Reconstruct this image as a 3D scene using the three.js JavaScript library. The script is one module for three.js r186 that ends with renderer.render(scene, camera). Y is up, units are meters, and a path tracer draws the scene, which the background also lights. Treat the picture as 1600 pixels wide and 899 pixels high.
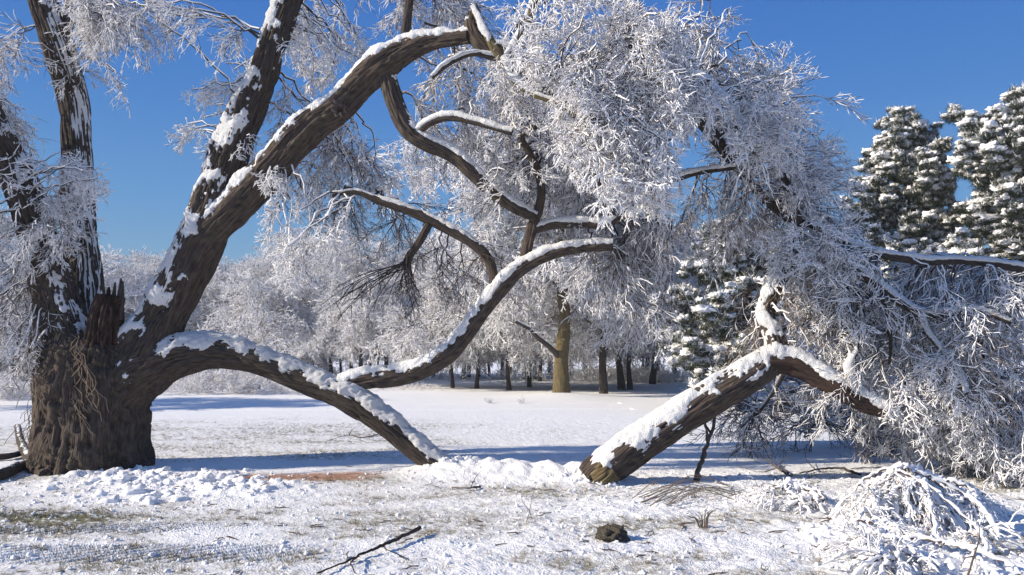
import * as THREE from 'three';
import { ImprovedNoise } from 'three/addons/math/ImprovedNoise.js';
import { mergeVertices } from 'three/addons/utils/BufferGeometryUtils.js';

// ---------------------------------------------------------------- camera, sky, sun, exposure
const F = 1256, EYE = 1.6, PITCH = Math.atan(105 / F);
const scene = new THREE.Scene();
const camera = new THREE.PerspectiveCamera(2 * Math.atan(449.5 / F) * 180 / Math.PI, 1600 / 899, 0.1, 3000);
camera.position.set(0, EYE, 0);
camera.rotation.x = PITCH;

const SKY = [[-90, .60, .64, .72], [-1, .60, .64, .72], [0, .60, .66, .74], [3, .40, .52, .68], [6.6, .215, .40, .62], [10, .15, .345, .655], [17, .083, .245, .615], [24, .056, .19, .565], [45, .07, .185, .49], [90, .10, .205, .46]];  // upper rows, out of view, set brighter than a real zenith to lift shadows
{
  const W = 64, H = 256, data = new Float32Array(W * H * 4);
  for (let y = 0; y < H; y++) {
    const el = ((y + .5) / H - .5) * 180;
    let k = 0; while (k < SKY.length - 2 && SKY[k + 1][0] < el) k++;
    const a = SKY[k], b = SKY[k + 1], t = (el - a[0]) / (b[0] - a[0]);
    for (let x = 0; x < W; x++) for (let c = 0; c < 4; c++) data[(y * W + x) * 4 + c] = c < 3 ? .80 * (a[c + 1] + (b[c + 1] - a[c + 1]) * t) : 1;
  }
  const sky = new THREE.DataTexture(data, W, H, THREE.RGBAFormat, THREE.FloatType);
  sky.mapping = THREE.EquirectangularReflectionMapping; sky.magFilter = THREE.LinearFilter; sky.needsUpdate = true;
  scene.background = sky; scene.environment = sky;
}
const sun = new THREE.DirectionalLight(new THREE.Color().setRGB(1, .88, .70), 5.2);
sun.name = 'sun';
sun.position.set(-40, 21, -4);
sun.target.position.set(0, 0, -12);
sun.castShadow = true;
Object.assign(sun.shadow.camera, { left: -45, right: 45, top: 45, bottom: -45, near: 1, far: 160 });
sun.shadow.mapSize.set(4096, 4096);
scene.add(sun, sun.target);
scene.fog = new THREE.FogExp2(new THREE.Color().setRGB(.8, .9, 1), .0008);
const renderer = new THREE.WebGLRenderer({ antialias: true });
renderer.toneMapping = THREE.LinearToneMapping;
renderer.toneMappingExposure = 1.22;
renderer.shadowMap.enabled = true;
renderer.setSize(1024, 575);

// ---------------------------------------------------------------- helpers
const V = (x, y, z) => new THREE.Vector3(x, y, z);
const UP = V(0, 1, 0);
const clamp = (x, a = 0, b = 1) => Math.min(b, Math.max(a, x));
const lerp = (a, b, t) => a + (b - a) * t;
const smooth = (a, b, x) => { const t = clamp((x - a) / (b - a)); return t * t * (3 - 2 * t); };
function rng(seed) { let s = seed >>> 0; return () => { s = (s + 0x6d2b79f5) | 0; let t = Math.imul(s ^ (s >>> 15), 1 | s); t = (t + Math.imul(t ^ (t >>> 7), 61 | t)) ^ t; return ((t ^ (t >>> 14)) >>> 0) / 4294967296; }; }
const perlin = new ImprovedNoise();
const N3 = (x, y, z) => perlin.noise(x, y, z);
const fbm = (x, y, z, o = 4) => { let s = 0, a = .5; for (let i = 0; i < o; i++) { s += a * N3(x, y, z); x = x * 2.03 + 7.1; y = y * 2.03 + 3.7; z = z * 2.03 + 1.3; a *= .5; } return s; };
// where a pixel of the 1600 x 899 photograph lies at a given distance in front of the viewer
function at(px, py, D) {
  const u = (px - 800) / F, v = -(py - 449.5) / F, c = Math.cos(PITCH), s = Math.sin(PITCH), k = D / (c - v * s);
  return V(u * k, EYE + (v * c + s) * k, -D);
}
const depthOf = (py) => EYE * F / (py - 554.5);
function onGround(px, py) { const D = depthOf(py), p = at(px, py, D); p.y = groundY(p.x, p.z); return p; }

const taken = new Map();
function numbered(name) { const k = taken.get(name) ?? 0; taken.set(name, k + 1); return k ? name + '_' + String(k).padStart(3, '0') : name; }
function thing(name, label, category, pos = V(0, 0, 0), group) {
  const o = new THREE.Group(); o.name = numbered(name); o.position.copy(pos); scene.add(o);
  o.userData = { label, category }; if (group) o.userData.group = group; return o;
}
function part(name, geo, mat, parent, kind) {
  const m = new THREE.Mesh(geo, mat); m.name = name; m.castShadow = m.receiveShadow = true; parent.add(m); if (kind) m.userData.kind = kind; return m;
}
class MB {                                                     // collects tubes and the like, then gives one geometry
  constructor() { this.p = []; this.n = []; this.u = []; this.i = []; }
  get count() { return this.p.length / 3; }
  tube(pts, rad, sides = 5, roll = 0) {                        // closes to a point at its end
    const k = pts.length, T = V(0, 0, 0), A = V(0, 0, 0), B = V(0, 0, 0); let start = this.count, len = 0;
    for (let i = 0; i < k; i++) {
      T.subVectors(pts[Math.min(i + 1, k - 1)], pts[Math.max(i - 1, 0)]).normalize();
      if (i === 0) { A.set(Math.abs(T.y) > .9 ? 1 : 0, Math.abs(T.y) > .9 ? 0 : 1, 0); } else len += pts[i].distanceTo(pts[i - 1]);
      A.addScaledVector(T, -A.dot(T)).normalize(); B.crossVectors(T, A);
      for (let j = 0; j < sides; j++) {
        const a = j / sides * Math.PI * 2 + roll, c = Math.cos(a), s = Math.sin(a), nx = A.x * c + B.x * s, ny = A.y * c + B.y * s, nz = A.z * c + B.z * s;
        this.p.push(pts[i].x + nx * rad[i], pts[i].y + ny * rad[i], pts[i].z + nz * rad[i]); this.n.push(nx, ny, nz); this.u.push(j / sides * .3, len);
      }
    }
    for (let i = 0; i < k - 1; i++) for (let j = 0; j < sides; j++) {
      const a = start + i * sides + j, b = start + i * sides + (j + 1) % sides; this.i.push(a, b, a + sides, b, b + sides, a + sides);
    }
    const e = start + (k - 1) * sides;
    for (let j = 1; j < sides - 1; j++) this.i.push(e, e + j, e + j + 1);
  }
  geometry() {
    const g = new THREE.BufferGeometry();
    g.setAttribute('position', new THREE.Float32BufferAttribute(this.p, 3)); g.setAttribute('normal', new THREE.Float32BufferAttribute(this.n, 3));
    g.setAttribute('uv', new THREE.Float32BufferAttribute(this.u, 2)); g.setIndex(this.i); return g;
  }
}
function twoSlots(a, b) {                                      // one geometry whose first material draws a and whose second draws b
  const m = new MB(), off = a.count;
  for (const k of ['p', 'n', 'u']) { for (const x of a[k]) m[k].push(x); for (const x of b[k]) m[k].push(x); }
  for (const x of a.i) m.i.push(x); for (const x of b.i) m.i.push(x + off);
  const g = m.geometry(); g.addGroup(0, a.i.length, 0); g.addGroup(a.i.length, b.i.length, 1); return g;
}
function dataTex(size, fn, srgb) {
  const d = new Uint8Array(size * size * 4);
  for (let y = 0; y < size; y++) for (let x = 0; x < size; x++) { const c = fn(x / size, y / size), o = (y * size + x) * 4; d[o] = clamp(c[0]) * 255; d[o + 1] = clamp(c[1]) * 255; d[o + 2] = clamp(c[2]) * 255; d[o + 3] = 255; }
  const t = new THREE.DataTexture(d, size, size); t.wrapS = t.wrapT = THREE.RepeatWrapping; t.magFilter = THREE.LinearFilter; t.minFilter = THREE.LinearMipmapLinearFilter; t.generateMipmaps = true;
  if (srgb) t.colorSpace = THREE.SRGBColorSpace; t.needsUpdate = true; return t;
}
const TAU = Math.PI * 2;
// noise that repeats over the unit square
const tile = (u, v, fu, fv, z = 0) => { const a = u * TAU, b = v * TAU, ru = fu / TAU, rv = fv / TAU; return N3(Math.cos(a) * ru + 11.3 + Math.cos(b) * rv, Math.sin(a) * ru + 5.1 + Math.sin(b) * rv * .7, Math.sin(b) * rv + z + Math.cos(a + 1) * ru * .6); };

// ---------------------------------------------------------------- materials
const barkTone = (dark, light, green) => dataTex(256, (u, v) => {
  const s = tile(u, v, 30, 2.2) * .6 + tile(u, v, 60, 5, 4) * .5 + tile(u, v, 80, 60, 9) * .3, g = clamp(tile(u, v, 7, 5, 21) * 1.6), t = clamp(.5 + s);
  return [0, 1, 2].map((c) => lerp(lerp(dark[c], light[c], t), green[c], g));
}, true);
const barkBump = dataTex(256, (u, v) => { const r = 1 - Math.abs(tile(u, v, 24, 1.8)) * 2.4, q = tile(u, v, 64, 6, 3), w = clamp(.45 + .4 * r + .3 * q - .2); return [w, w, w]; });
const grainBump = dataTex(512, (u, v) => { const w = clamp(.5 + .5 * tile(u, v, 40, 40) + .5 * tile(u, v, 95, 95, 5) + .3 * tile(u, v, 160, 160, 8)); return [w, w, w]; });
const M = {
  bark: new THREE.MeshStandardMaterial({ name: 'furrowed_bark', map: barkTone([.17, .145, .138], [.37, .32, .29], [.33, .30, .25]), bumpMap: barkBump, bumpScale: .02, roughness: .95 }),
  greenBark: new THREE.MeshStandardMaterial({ name: 'algae_green_bark', map: barkTone([.30, .26, .20], [.50, .44, .31], [.45, .42, .26]), bumpMap: barkBump, bumpScale: .02, roughness: .95 }),
  darkBark: new THREE.MeshStandardMaterial({ name: 'dark_bark', map: barkTone([.20, .17, .165], [.34, .30, .28], [.30, .28, .25]), bumpMap: barkBump, bumpScale: .012, roughness: .95 }),
  redWood: new THREE.MeshStandardMaterial({ name: 'torn_wood', map: barkTone([.14, .105, .095], [.30, .215, .18], [.20, .16, .14]), bumpMap: barkBump, bumpScale: .015, roughness: .95 }),
  twig: new THREE.MeshStandardMaterial({ name: 'twig_bark', color: new THREE.Color().setRGB(.105, .078, .068), roughness: .9 }),
  tanTwig: new THREE.MeshStandardMaterial({ name: 'tan_twig_bark', color: new THREE.Color().setRGB(.25, .19, .14), roughness: .9 }),
  snow: new THREE.MeshStandardMaterial({ name: 'snow', color: new THREE.Color().setRGB(.86, .87, .89), roughness: .9, bumpMap: grainBump, bumpScale: .012 }),
  frost: new THREE.MeshStandardMaterial({ name: 'twig_snow', color: new THREE.Color().setRGB(.87, .87, .89), roughness: .85 }),
  ground: new THREE.MeshStandardMaterial({ name: 'trodden_snow', vertexColors: true, roughness: .92, bumpMap: grainBump, bumpScale: .008 }),
  needles: new THREE.MeshStandardMaterial({ name: 'pine_needles', color: new THREE.Color().setRGB(.085, .105, .045), roughness: .8 }),
  grass: new THREE.MeshStandardMaterial({ name: 'dead_grass', color: new THREE.Color().setRGB(.24, .20, .11), roughness: .9 }),
  soil: new THREE.MeshStandardMaterial({ name: 'frozen_soil', color: new THREE.Color().setRGB(.14, .12, .09), roughness: 1, bumpMap: grainBump, bumpScale: .03 }),
};

// ---------------------------------------------------------------- the ground
const seg = (x, z, a, b) => { const dx = b.x - a.x, dz = b.z - a.z, t = clamp(((x - a.x) * dx + (z - a.z) * dz) / (dx * dx + dz * dz)); return [Math.hypot(x - a.x - dx * t, z - a.z - dz * t), t]; };
const bermA = at(700, 735, 11.2), bermB = at(925, 748, 10.35);
const TRACKS = [{ z: -7.55, x0: -9, x1: -2.3, w: .17, s: -.02 }, { z: -6.62, x0: -9, x1: -1.3, w: .24, s: .02 }, { z: -8.3, x0: -9, x1: -3.4, w: .12, s: .03 }];
const flat = (px, py) => { const p = at(px, py, depthOf(py)); return [p.x, p.z]; };
const CORES = [[...flat(1412, 808), .34, .30], [...flat(1490, 800), .38, .20], [...flat(1380, 830), .35, .13], [...flat(1235, 783), .38, .12], [...flat(1400, 868), .3, .10], [...flat(1480, 860), .35, .08], [...flat(1330, 840), .3, .08]];
function relief(x, z) {                                         // snow height and how much of the ground it hides
  const D = -z; let h = 0, cover = 1;
  h += .10 * fbm(x * .09, z * .09, 3.3, 3) + smooth(20, 60, D) * .25 * fbm(x * .04, z * .05, 9.1, 2);
  const near = 1 - smooth(10.2, 12.5, D + .6 * N3(x * .7, 1, z * .7));
  const churn = fbm(x * 1.6, 4.2, z * 1.6, 3);
  let rut = 0; for (const k of TRACKS) { const zz = z - k.z - (x + 5) * k.s - .05 * Math.sin(x * .9); rut = Math.max(rut, smooth(k.x0, k.x0 + 1, x) * (1 - smooth(k.x1 - 1.4, k.x1 + .6, x)) * (1 - smooth(.9, 1.7, Math.abs(zz) / k.w))); }
  h += near * (1 - .8 * rut) * (.35 + .65 * smooth(-2.5, 1.5, x + .6 * N3(x, 3, z))) * (.045 * fbm(x * 2.3, 7, z * 2.3, 3) + .035 * Math.max(0, N3(x * 6, 1.7, z * 6)) * smooth(-.1, .25, churn) + .014 * N3(x * 14, 2.2, z * 14) + .011 * Math.max(-.1, N3(x * 33, 6.2, z * 33)));
  h += (1 - near) * (1 - smooth(16, 30, D)) * (.018 * fbm(x * 3, 2, z * 3, 3) + .008 * N3(x * 14, 2.2, z * 14));
  // the ridge of pushed-up snow between the two limbs
  { const [d, t] = seg(x, z, bermA, bermB), r = .42 + .12 * N3(x * 2, 3, z * 2); h += .17 * Math.exp(-d * d / (r * r)) * (1 + .5 * N3(x * 5, 2, z * 5)); cover += Math.exp(-d * d * 3); }
  // lumpy heap in front of the old trunk
  { const [d] = seg(x, z, at(150, 755, 10.6), at(400, 775, 9.6)); const g = Math.exp(-d * d / .45); h += g * (.05 + .20 * Math.max(0, fbm(x * 3.6, 8, z * 3.6, 4) + .05)); cover += .5 * g; }
  // root flare of the far green trunk
  { const d = Math.hypot(x - 1.9, z + 30.6); h += .18 * Math.exp(-d * d / 3); }
  for (const [cx, cz, r, a] of CORES) { const d = (x - cx) * (x - cx) + (z - cz) * (z - cz); if (d < r * r * 9) h += a * Math.exp(-d / (r * r)) * (1 + .8 * fbm(x * 4, 3, z * 4, 3)); }
  let groove = 0;
  for (const k of TRACKS) if (x > k.x0 - 1 && x < k.x1 + 1) {
    const zz = z - k.z - (x + 5) * k.s - .05 * Math.sin(x * .9), q = Math.abs(zz) / k.w; if (q > 1.6) continue;
    const f = smooth(k.x0, k.x0 + 1, x) * (1 - smooth(k.x1 - 1.4, k.x1 + .6, x)) * (1 - smooth(.9, 1.5, q)), lug = Math.sin((x * 1.0 + zz * 1.25) * TAU / .16 + 2 * N3(x * 1.3, 5, z));
    h += f * (-.024 + .036 * smooth(-.5, .8, lug)); groove = Math.max(groove, f * smooth(.2, -.5, lug));
  }
  // two old wheel marks curving away over the open lawn
  for (const o of [0, 1.7]) { const zz = -23.5 - o * 1.6 - .011 * (x + 5) * (x + 5) * (x > -5 ? 1 : .15), q = Math.abs(z - zz); if (q < .5 && x < 3.6 && x > -12) h -= .05 * (1 - smooth(.12, .42, q)); }
  // thin, broken cover
  const p1 = fbm(x * .55 + 3, 1, z * 1.1, 4), p2 = fbm(x * 5, 3, z * 7, 3), p3 = N3(x * 19, 5, z * 24), p4 = N3(x * 44, 9, z * 52);
  cover -= near * clamp(.40 + 1.2 * p1) * clamp(.62 + .8 * p2 + .7 * p3 + .8 * p4) * 1.0;
  const lawn = smooth(11.6, 13, D) * (1 - smooth(17.5, 23, D)) * (1 - .6 * smooth(-2.6, .4, x));
  cover -= lawn * clamp(.55 + .8 * p1) * clamp(.5 + 1.1 * p2 + 1.0 * p3 + .9 * p4) * 1.15;
  cover -= rut * .12 * clamp(.7 + p3) + near * .05 * (1 - smooth(-2, 2, x)) * clamp(.7 + p1 + .7 * p3);
  cover -= groove * .7 * clamp(.5 + 2 * p1 + p3);
  const patch = Math.exp(-Math.pow((x + 4.6) / .8, 2) - Math.pow((z + 8.05) / .3, 2)) + .8 * Math.exp(-Math.pow((x + 6.1) / .5, 2) - Math.pow((z + 12) / .6, 2));
  cover -= patch * clamp(.75 + p2 * 1.4 + p3);
  h -= .012 * (1 - clamp(cover));
  return [h, clamp(cover), patch, p1, p2, p3];
}
function groundY(x, z) { return relief(x, z)[0]; }
{
  const axis = (parts) => { const o = [parts[0][0]]; for (const [, to, s0, s1 = s0] of parts) { let x = o[o.length - 1]; const a = x, b = to; while (x < b - 1e-6) { x = Math.min(b, x + lerp(s0, s1, (x - a) / (b - a))); o.push(x); } } return o; };
  const half = axis([[0, 6.2, .026], [0, 12, .03, .14], [0, 40, .15, 1.4], [0, 900, 1.5, 60]]), xs = [...half.slice(1).reverse().map((x) => -x), ...half];
  const ds = axis([[-60, 4.6, 4, .4], [0, 5.4, .1, .03], [0, 9, .019, .024], [0, 13, .025, .05], [0, 22, .05, .13], [0, 60, .14, .9], [0, 1200, 1, 90]]);
  const nx = xs.length, nz = ds.length, pos = new Float32Array(nx * nz * 3), col = new Float32Array(nx * nz * 3), uv = new Float32Array(nx * nz * 2), idx = new Uint32Array((nx - 1) * (nz - 1) * 6);
  const SN = [.85, .86, .885], DIRT = [.23, .205, .155], GREEN = [.115, .12, .045], DUST = [.36, .19, .12];
  const dustA = at(385, 747, 10.6), dustB = at(545, 745, 10.75);
  for (let j = 0; j < nz; j++) for (let i = 0; i < nx; i++) {
    const x = xs[i], z = -ds[j], k = j * nx + i, [h, cover, patch, p1, p2, p3] = relief(x, z);
    pos.set([x, h, z], k * 3); uv.set([x / 1.3, z / 1.3], k * 2);
    const g = clamp(patch * .8 + clamp(p1 * 1.2)), dd = seg(x, z, dustA, dustB)[0], dust = clamp((1 - smooth(.1, .62, dd + .13 * p2 + .1 * p3)) * (1.1 + p2 + .6 * p3)) * .95 + clamp((1 - smooth(.1, .9, dd)) * (.1 + .9 * p2)) * .35;
    for (let c = 0; c < 3; c++) col[k * 3 + c] = lerp(lerp(lerp(DIRT[c], GREEN[c], g), SN[c], smooth(.05, .95, cover)), DUST[c], clamp(dust));
  }
  let o = 0;
  for (let j = 0; j < nz - 1; j++) for (let i = 0; i < nx - 1; i++) { const a = j * nx + i; idx.set([a, a + 1, a + nx, a + 1, a + nx + 1, a + nx], o); o += 6; }
  const g = new THREE.BufferGeometry();
  g.setAttribute('position', new THREE.BufferAttribute(pos, 3)); g.setAttribute('color', new THREE.BufferAttribute(col, 3)); g.setAttribute('uv', new THREE.BufferAttribute(uv, 2)); g.setIndex(new THREE.BufferAttribute(idx, 1)); g.computeVertexNormals();
  const m = new THREE.Mesh(g, M.ground); m.name = 'snowy_ground'; m.receiveShadow = true; m.castShadow = true;
  m.userData = { kind: 'structure', label: 'trodden snow over a lawn with tyre tracks and bare patches', category: 'ground' }; scene.add(m);
  console.log('ground', nx, nz);
}

// ---------------------------------------------------------------- limbs with furrowed bark and caps of snow
function limbShape(rows, opt = {}) {                            // rows: [px, py, distance, half width in px]
  const pts = rows.map((r) => r.isV ? r.p : at(r[0], r[1], r[2])), rad = rows.map((r) => r.isV ? r.r : r[3] * (opt.slim ?? 1) * r[2] / F);
  const curve = new THREE.CatmullRomCurve3(pts, false, 'centripetal'), len = curve.getLength(), step = opt.step ?? .024, nS = Math.max(8, Math.ceil(len / step)), n = pts.length;
  const rmax = Math.max(...rad), nT = opt.sides ?? Math.round(clamp(rmax * TAU / .017, 14, 130)), rings = [];
  const A = V(0, 0, 0), seed = opt.seed ?? 1; let first = true;
  for (let i = 0; i <= nS; i++) {
    const t = curve.getUtoTmapping(i / nS), p = curve.getPoint(t), T = curve.getTangent(t), f = t * (n - 1), k = Math.min(n - 2, Math.floor(f)), q = f - k, r = lerp(rad[k], rad[k + 1], q * q * (3 - 2 * q) * .4 + q * .6);
    if (first) { A.set(0, 0, 1); first = false; }
    A.addScaledVector(T, -A.dot(T)).normalize();
    rings.push({ p, T: T.clone(), A: A.clone(), B: new THREE.Vector3().crossVectors(T, A), r, s: i / nS * len });
  }
  return { rings, nT, len, rmax, seed, pts, rad };
}
function barkAt(L, s, a, r) {
  const x = s, tw = a + s * .12 + L.seed, c = Math.cos(tw), d = Math.sin(tw), k = r * 15;
  const ridge = smooth(0, .2, Math.abs(N3(c * k + L.seed * 3.1, d * k, x * .85))), fine = smooth(0, .2, Math.abs(N3(c * k * 2.3, d * k * 2.3 + L.seed, x * 2))), lump = fbm(c * 1.1 + L.seed, d * 1.1, x * 1.3, 2);
  return clamp(r * .2, .003, .055) * (ridge * .65 + fine * .4 - .6) * (L.rough ?? 1) + r * .28 * lump * (L.lumpy ?? 1);
}
const dirV = V(0, 0, 0);
function tubeSurface(L, radius, keep, uvScale) {
  const { rings, nT } = L, W = nT + 1, pos = [], uv = [], idx = [], hs = [];
  rings.forEach((g, i) => {
    const rep = Math.max(1, Math.round(TAU * L.rmax / .6));
    for (let j = 0; j <= nT; j++) {
      const a = j === nT ? 0 : j / nT * TAU; dirV.copy(g.A).multiplyScalar(Math.cos(a)).addScaledVector(g.B, Math.sin(a));
      const [R, h] = radius(g, a, dirV, i); hs.push(h);
      pos.push(g.p.x + dirV.x * R, g.p.y + dirV.y * R, g.p.z + dirV.z * R); uv.push(j / nT * rep, g.s / .6);
    }
  });
  for (let i = 0; i < rings.length - 1; i++) for (let j = 0; j < nT; j++) {
    const a = i * W + j, b = a + 1, c = a + W, d = c + 1;
    if (keep && Math.max(hs[a], hs[b], hs[c], hs[d]) < -.012) continue;
    idx.push(a, b, c, b, d, c);
  }
  const e = (rings.length - 1) * W, caps = keep ? [] : [[0, rings[0], 1], [e, rings[rings.length - 1], -1]];
  for (const [o, g, way] of caps) { const c = pos.length / 3; pos.push(g.p.x, g.p.y, g.p.z); uv.push(.5, .5); for (let j = 0; j < nT; j++) way > 0 ? idx.push(c, o + j + 1, o + j) : idx.push(c, o + j, o + j + 1); }
  let g = new THREE.BufferGeometry(); g.setAttribute('position', new THREE.Float32BufferAttribute(pos, 3)); g.setAttribute('uv', new THREE.Float32BufferAttribute(uv, 2)); g.setIndex(idx); g.computeVertexNormals();
  const nrm = g.attributes.normal;                               // one normal along the seam
  for (let i = 0; i < rings.length; i++) { const a = i * W, b = a + nT, x = nrm.getX(a) + nrm.getX(b), y = nrm.getY(a) + nrm.getY(b), z = nrm.getZ(a) + nrm.getZ(b), l = Math.hypot(x, y, z) || 1; nrm.setXYZ(a, x / l, y / l, z / l); nrm.setXYZ(b, x / l, y / l, z / l); }
  return g;
}
const anchors = [];                                              // points along limbs that boughs can grow from
// snow: { dir, thr, t (thickness), patch } or null
function limb(parent, name, rows, opt = {}) {
  const L = limbShape(rows, opt); L.rough = opt.rough; L.lumpy = opt.lumpy;
  const m = part(name, tubeSurface(L, (g, a) => [g.r + barkAt(L, g.s, a, g.r) + (opt.flare ? opt.flare(g, a) : 0), 1]), opt.mat ?? M.bark, parent);
  if (opt.label) m.userData.label = opt.label;
  if (opt.snow) {
    const S = opt.snow, sd = S.dir.clone().normalize(), thr = S.thr ?? .25, th = S.t ?? .05;
    const shell = tubeSurface(L, (g, a, d) => {
      const lump = fbm(Math.cos(a + g.s * .12 + L.seed) * 1.1 + L.seed, Math.sin(a + g.s * .12 + L.seed) * 1.1, g.s * 1.3, 2) * g.r * .28 * (L.lumpy ?? 1);
      const x = g.p.x + d.x * g.r, y = g.p.y + d.y * g.r, z = g.p.z + d.z * g.r;
      const w = d.dot(sd) - thr + (S.patch ?? .5) * fbm(x * 3.2 + L.seed, y * 3.2, z * 3.2, 4) * 1.6 + .35 * N3(x * 17, y * 17, z * 17) * (S.patch ?? .5) + .14 * N3(x * 36, y * 36, z * 36);
      const end = (S.fade ? smooth(0, S.fade, g.s) : 1);
      const h = w > 0 ? th * Math.pow(clamp(w * 1.5), .6) * (1 + .5 * N3(x * 5, y * 5, z * 5) + .3 * N3(x * 21, y * 21, z * 21)) * end - (1 - end) * .04 : Math.max(w * .15, -.03);
      return [g.r + lump + h, h];
    }, true);
    part('snow_cap', shell, M.snow, m);
  }
  if (opt.grow !== false) for (const g of L.rings) if (g.s > L.len * .15) anchors.push({ p: g.p, r: g.r, tree: opt.tree, T: g.T });
  return m;
}

// ---------------------------------------------------------------- snowy sprays of twigs, a few kinds, put many times
function strand(bark, snow, p, d, len, r, R, o) {                // one twig with the snow lying along it
  const k = o.seg ?? 4, pts = [], q = p.clone(), t = d.clone(), rr = [], sp = [], sr = [];
  for (let i = 0; i <= k; i++) {
    pts.push(q.clone()); rr.push(r * (1 - .75 * i / k)); const w = o.snow * (.55 + .8 * R()) * (i === 0 ? .7 : i === k ? .45 : 1);
    sp.push(q.clone().add(V((R() - .5) * w * .5, w * .5, (R() - .5) * w * .5))); sr.push(w);
    t.add(V((R() - .5) * o.wiggle, (R() - .5) * o.wiggle - o.sag, (R() - .5) * o.wiggle)).normalize(); q.addScaledVector(t, len / k);
  }
  bark.tube(pts, rr, 3, R() * 6);
  const from = R() < o.bare ? Math.ceil(k * R()) : 0;
  if (k - from >= 1 && R() > o.naked) snow.tube(sp.slice(from), sr.slice(from), o.sides ?? 4, R() * 6);
  return pts;
}
function spray(seed, o) {
  const R = rng(seed), bark = new MB(), snow = new MB();
  const main = strand(bark, snow, V(0, 0, 0), V(1, .15 * (R() - .5), .2 * (R() - .5)), 1, .011, R, { ...o, seg: 7 });
  for (let i = 0; i < o.sideN; i++) {
    const f = .08 + .9 * (i + R()) / o.sideN, x = f * 7, k = Math.min(6, Math.floor(x)), p = main[k].clone().lerp(main[k + 1], x - k), ang = R() * TAU, open = o.open * (.7 + .6 * R());
    const d = V(Math.cos(open), Math.sin(open) * Math.sin(ang) * o.flat, Math.sin(open) * Math.cos(ang)).normalize(), len = o.side * (1.1 - .6 * f) * (.6 + .8 * R());
    const sub = strand(bark, snow, p, d, len, .007, R, { ...o, seg: 4 });
    for (let j = 0; j < o.subN; j++) {
      const y = (.2 + .8 * R()) * 4, m = Math.min(3, Math.floor(y)), sp = sub[m].clone().lerp(sub[m + 1], y - m), b = R() * TAU, dd = d.clone().add(V((R() - .3) * .6, Math.sin(b) * .8 * o.flat, Math.cos(b) * .8)).normalize();
      strand(bark, snow, sp, dd, len * (.3 + .35 * R()), .005, R, { ...o, seg: 3, snow: o.snow * .85 });
    }
  }
  return twoSlots(bark, snow);
}
const kinds = (n, seed, o) => Array.from({ length: n }, (_, i) => spray(seed + i * 17, o));
const SPRAY = {
  fan: kinds(6, 100, { sideN: 16, subN: 5, side: .40, open: .8, flat: .9, snow: .0112, sag: .09, wiggle: .8, bare: .25, naked: .08 }),
  hang: kinds(6, 300, { sideN: 15, subN: 4, side: .42, open: .55, flat: 1, snow: .0078, sag: .06, wiggle: .65, bare: .3, naked: .12 }),
  thin: kinds(4, 500, { sideN: 13, subN: 3, side: .45, open: .65, flat: 1, snow: .006, sag: .05, wiggle: .6, bare: .5, naked: .4 }),
  heavy: kinds(5, 700, { sideN: 9, subN: 3, side: .42, open: .7, flat: .7, snow: .022, sag: .22, wiggle: .6, bare: .3, naked: .12, sides: 6 }),
  dry: kinds(3, 820, { sideN: 12, subN: 3, side: .4, open: .6, flat: 1, snow: .007, sag: .03, wiggle: .7, bare: .6, naked: .72 }),
  far: kinds(5, 900, { sideN: 15, subN: 4, side: .42, open: .9, flat: .9, snow: .0125, sag: .05, wiggle: .7, bare: .4, naked: .14 }),
};
const mat4 = new THREE.Matrix4(), bx = V(0, 0, 0), by = V(0, 0, 0), bz = V(0, 0, 0);
class Crown {                                                    // where the sprays of one tree stand
  constructor(kind) { this.kind = kind; this.list = SPRAY[kind].map(() => []); }
  add(p, d, len, R, wide = 1) {
    bx.copy(d).normalize(); by.copy(UP); if (Math.abs(bx.y) > .93) by.set(R() - .5, .3, R() - .5);
    bz.crossVectors(bx, by).normalize(); by.crossVectors(bz, bx);
    mat4.makeBasis(bx.clone().multiplyScalar(len), by.clone().multiplyScalar(len * wide), bz.clone().multiplyScalar(len * wide)); mat4.setPosition(p);
    this.list[Math.floor(R() * this.list.length)].push(mat4.clone());
  }
  build(name, parent, bark = this.kind === 'dry' ? M.tanTwig : M.twig) {
    this.list.forEach((l, k) => {
      if (!l.length) return;
      const m = new THREE.InstancedMesh(SPRAY[this.kind][k], [bark, M.frost], l.length); l.forEach((x, i) => m.setMatrixAt(i, x));
      m.name = name; m.userData.kind = 'stuff'; m.castShadow = m.receiveShadow = true; parent.add(m);
    });
  }
}
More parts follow.
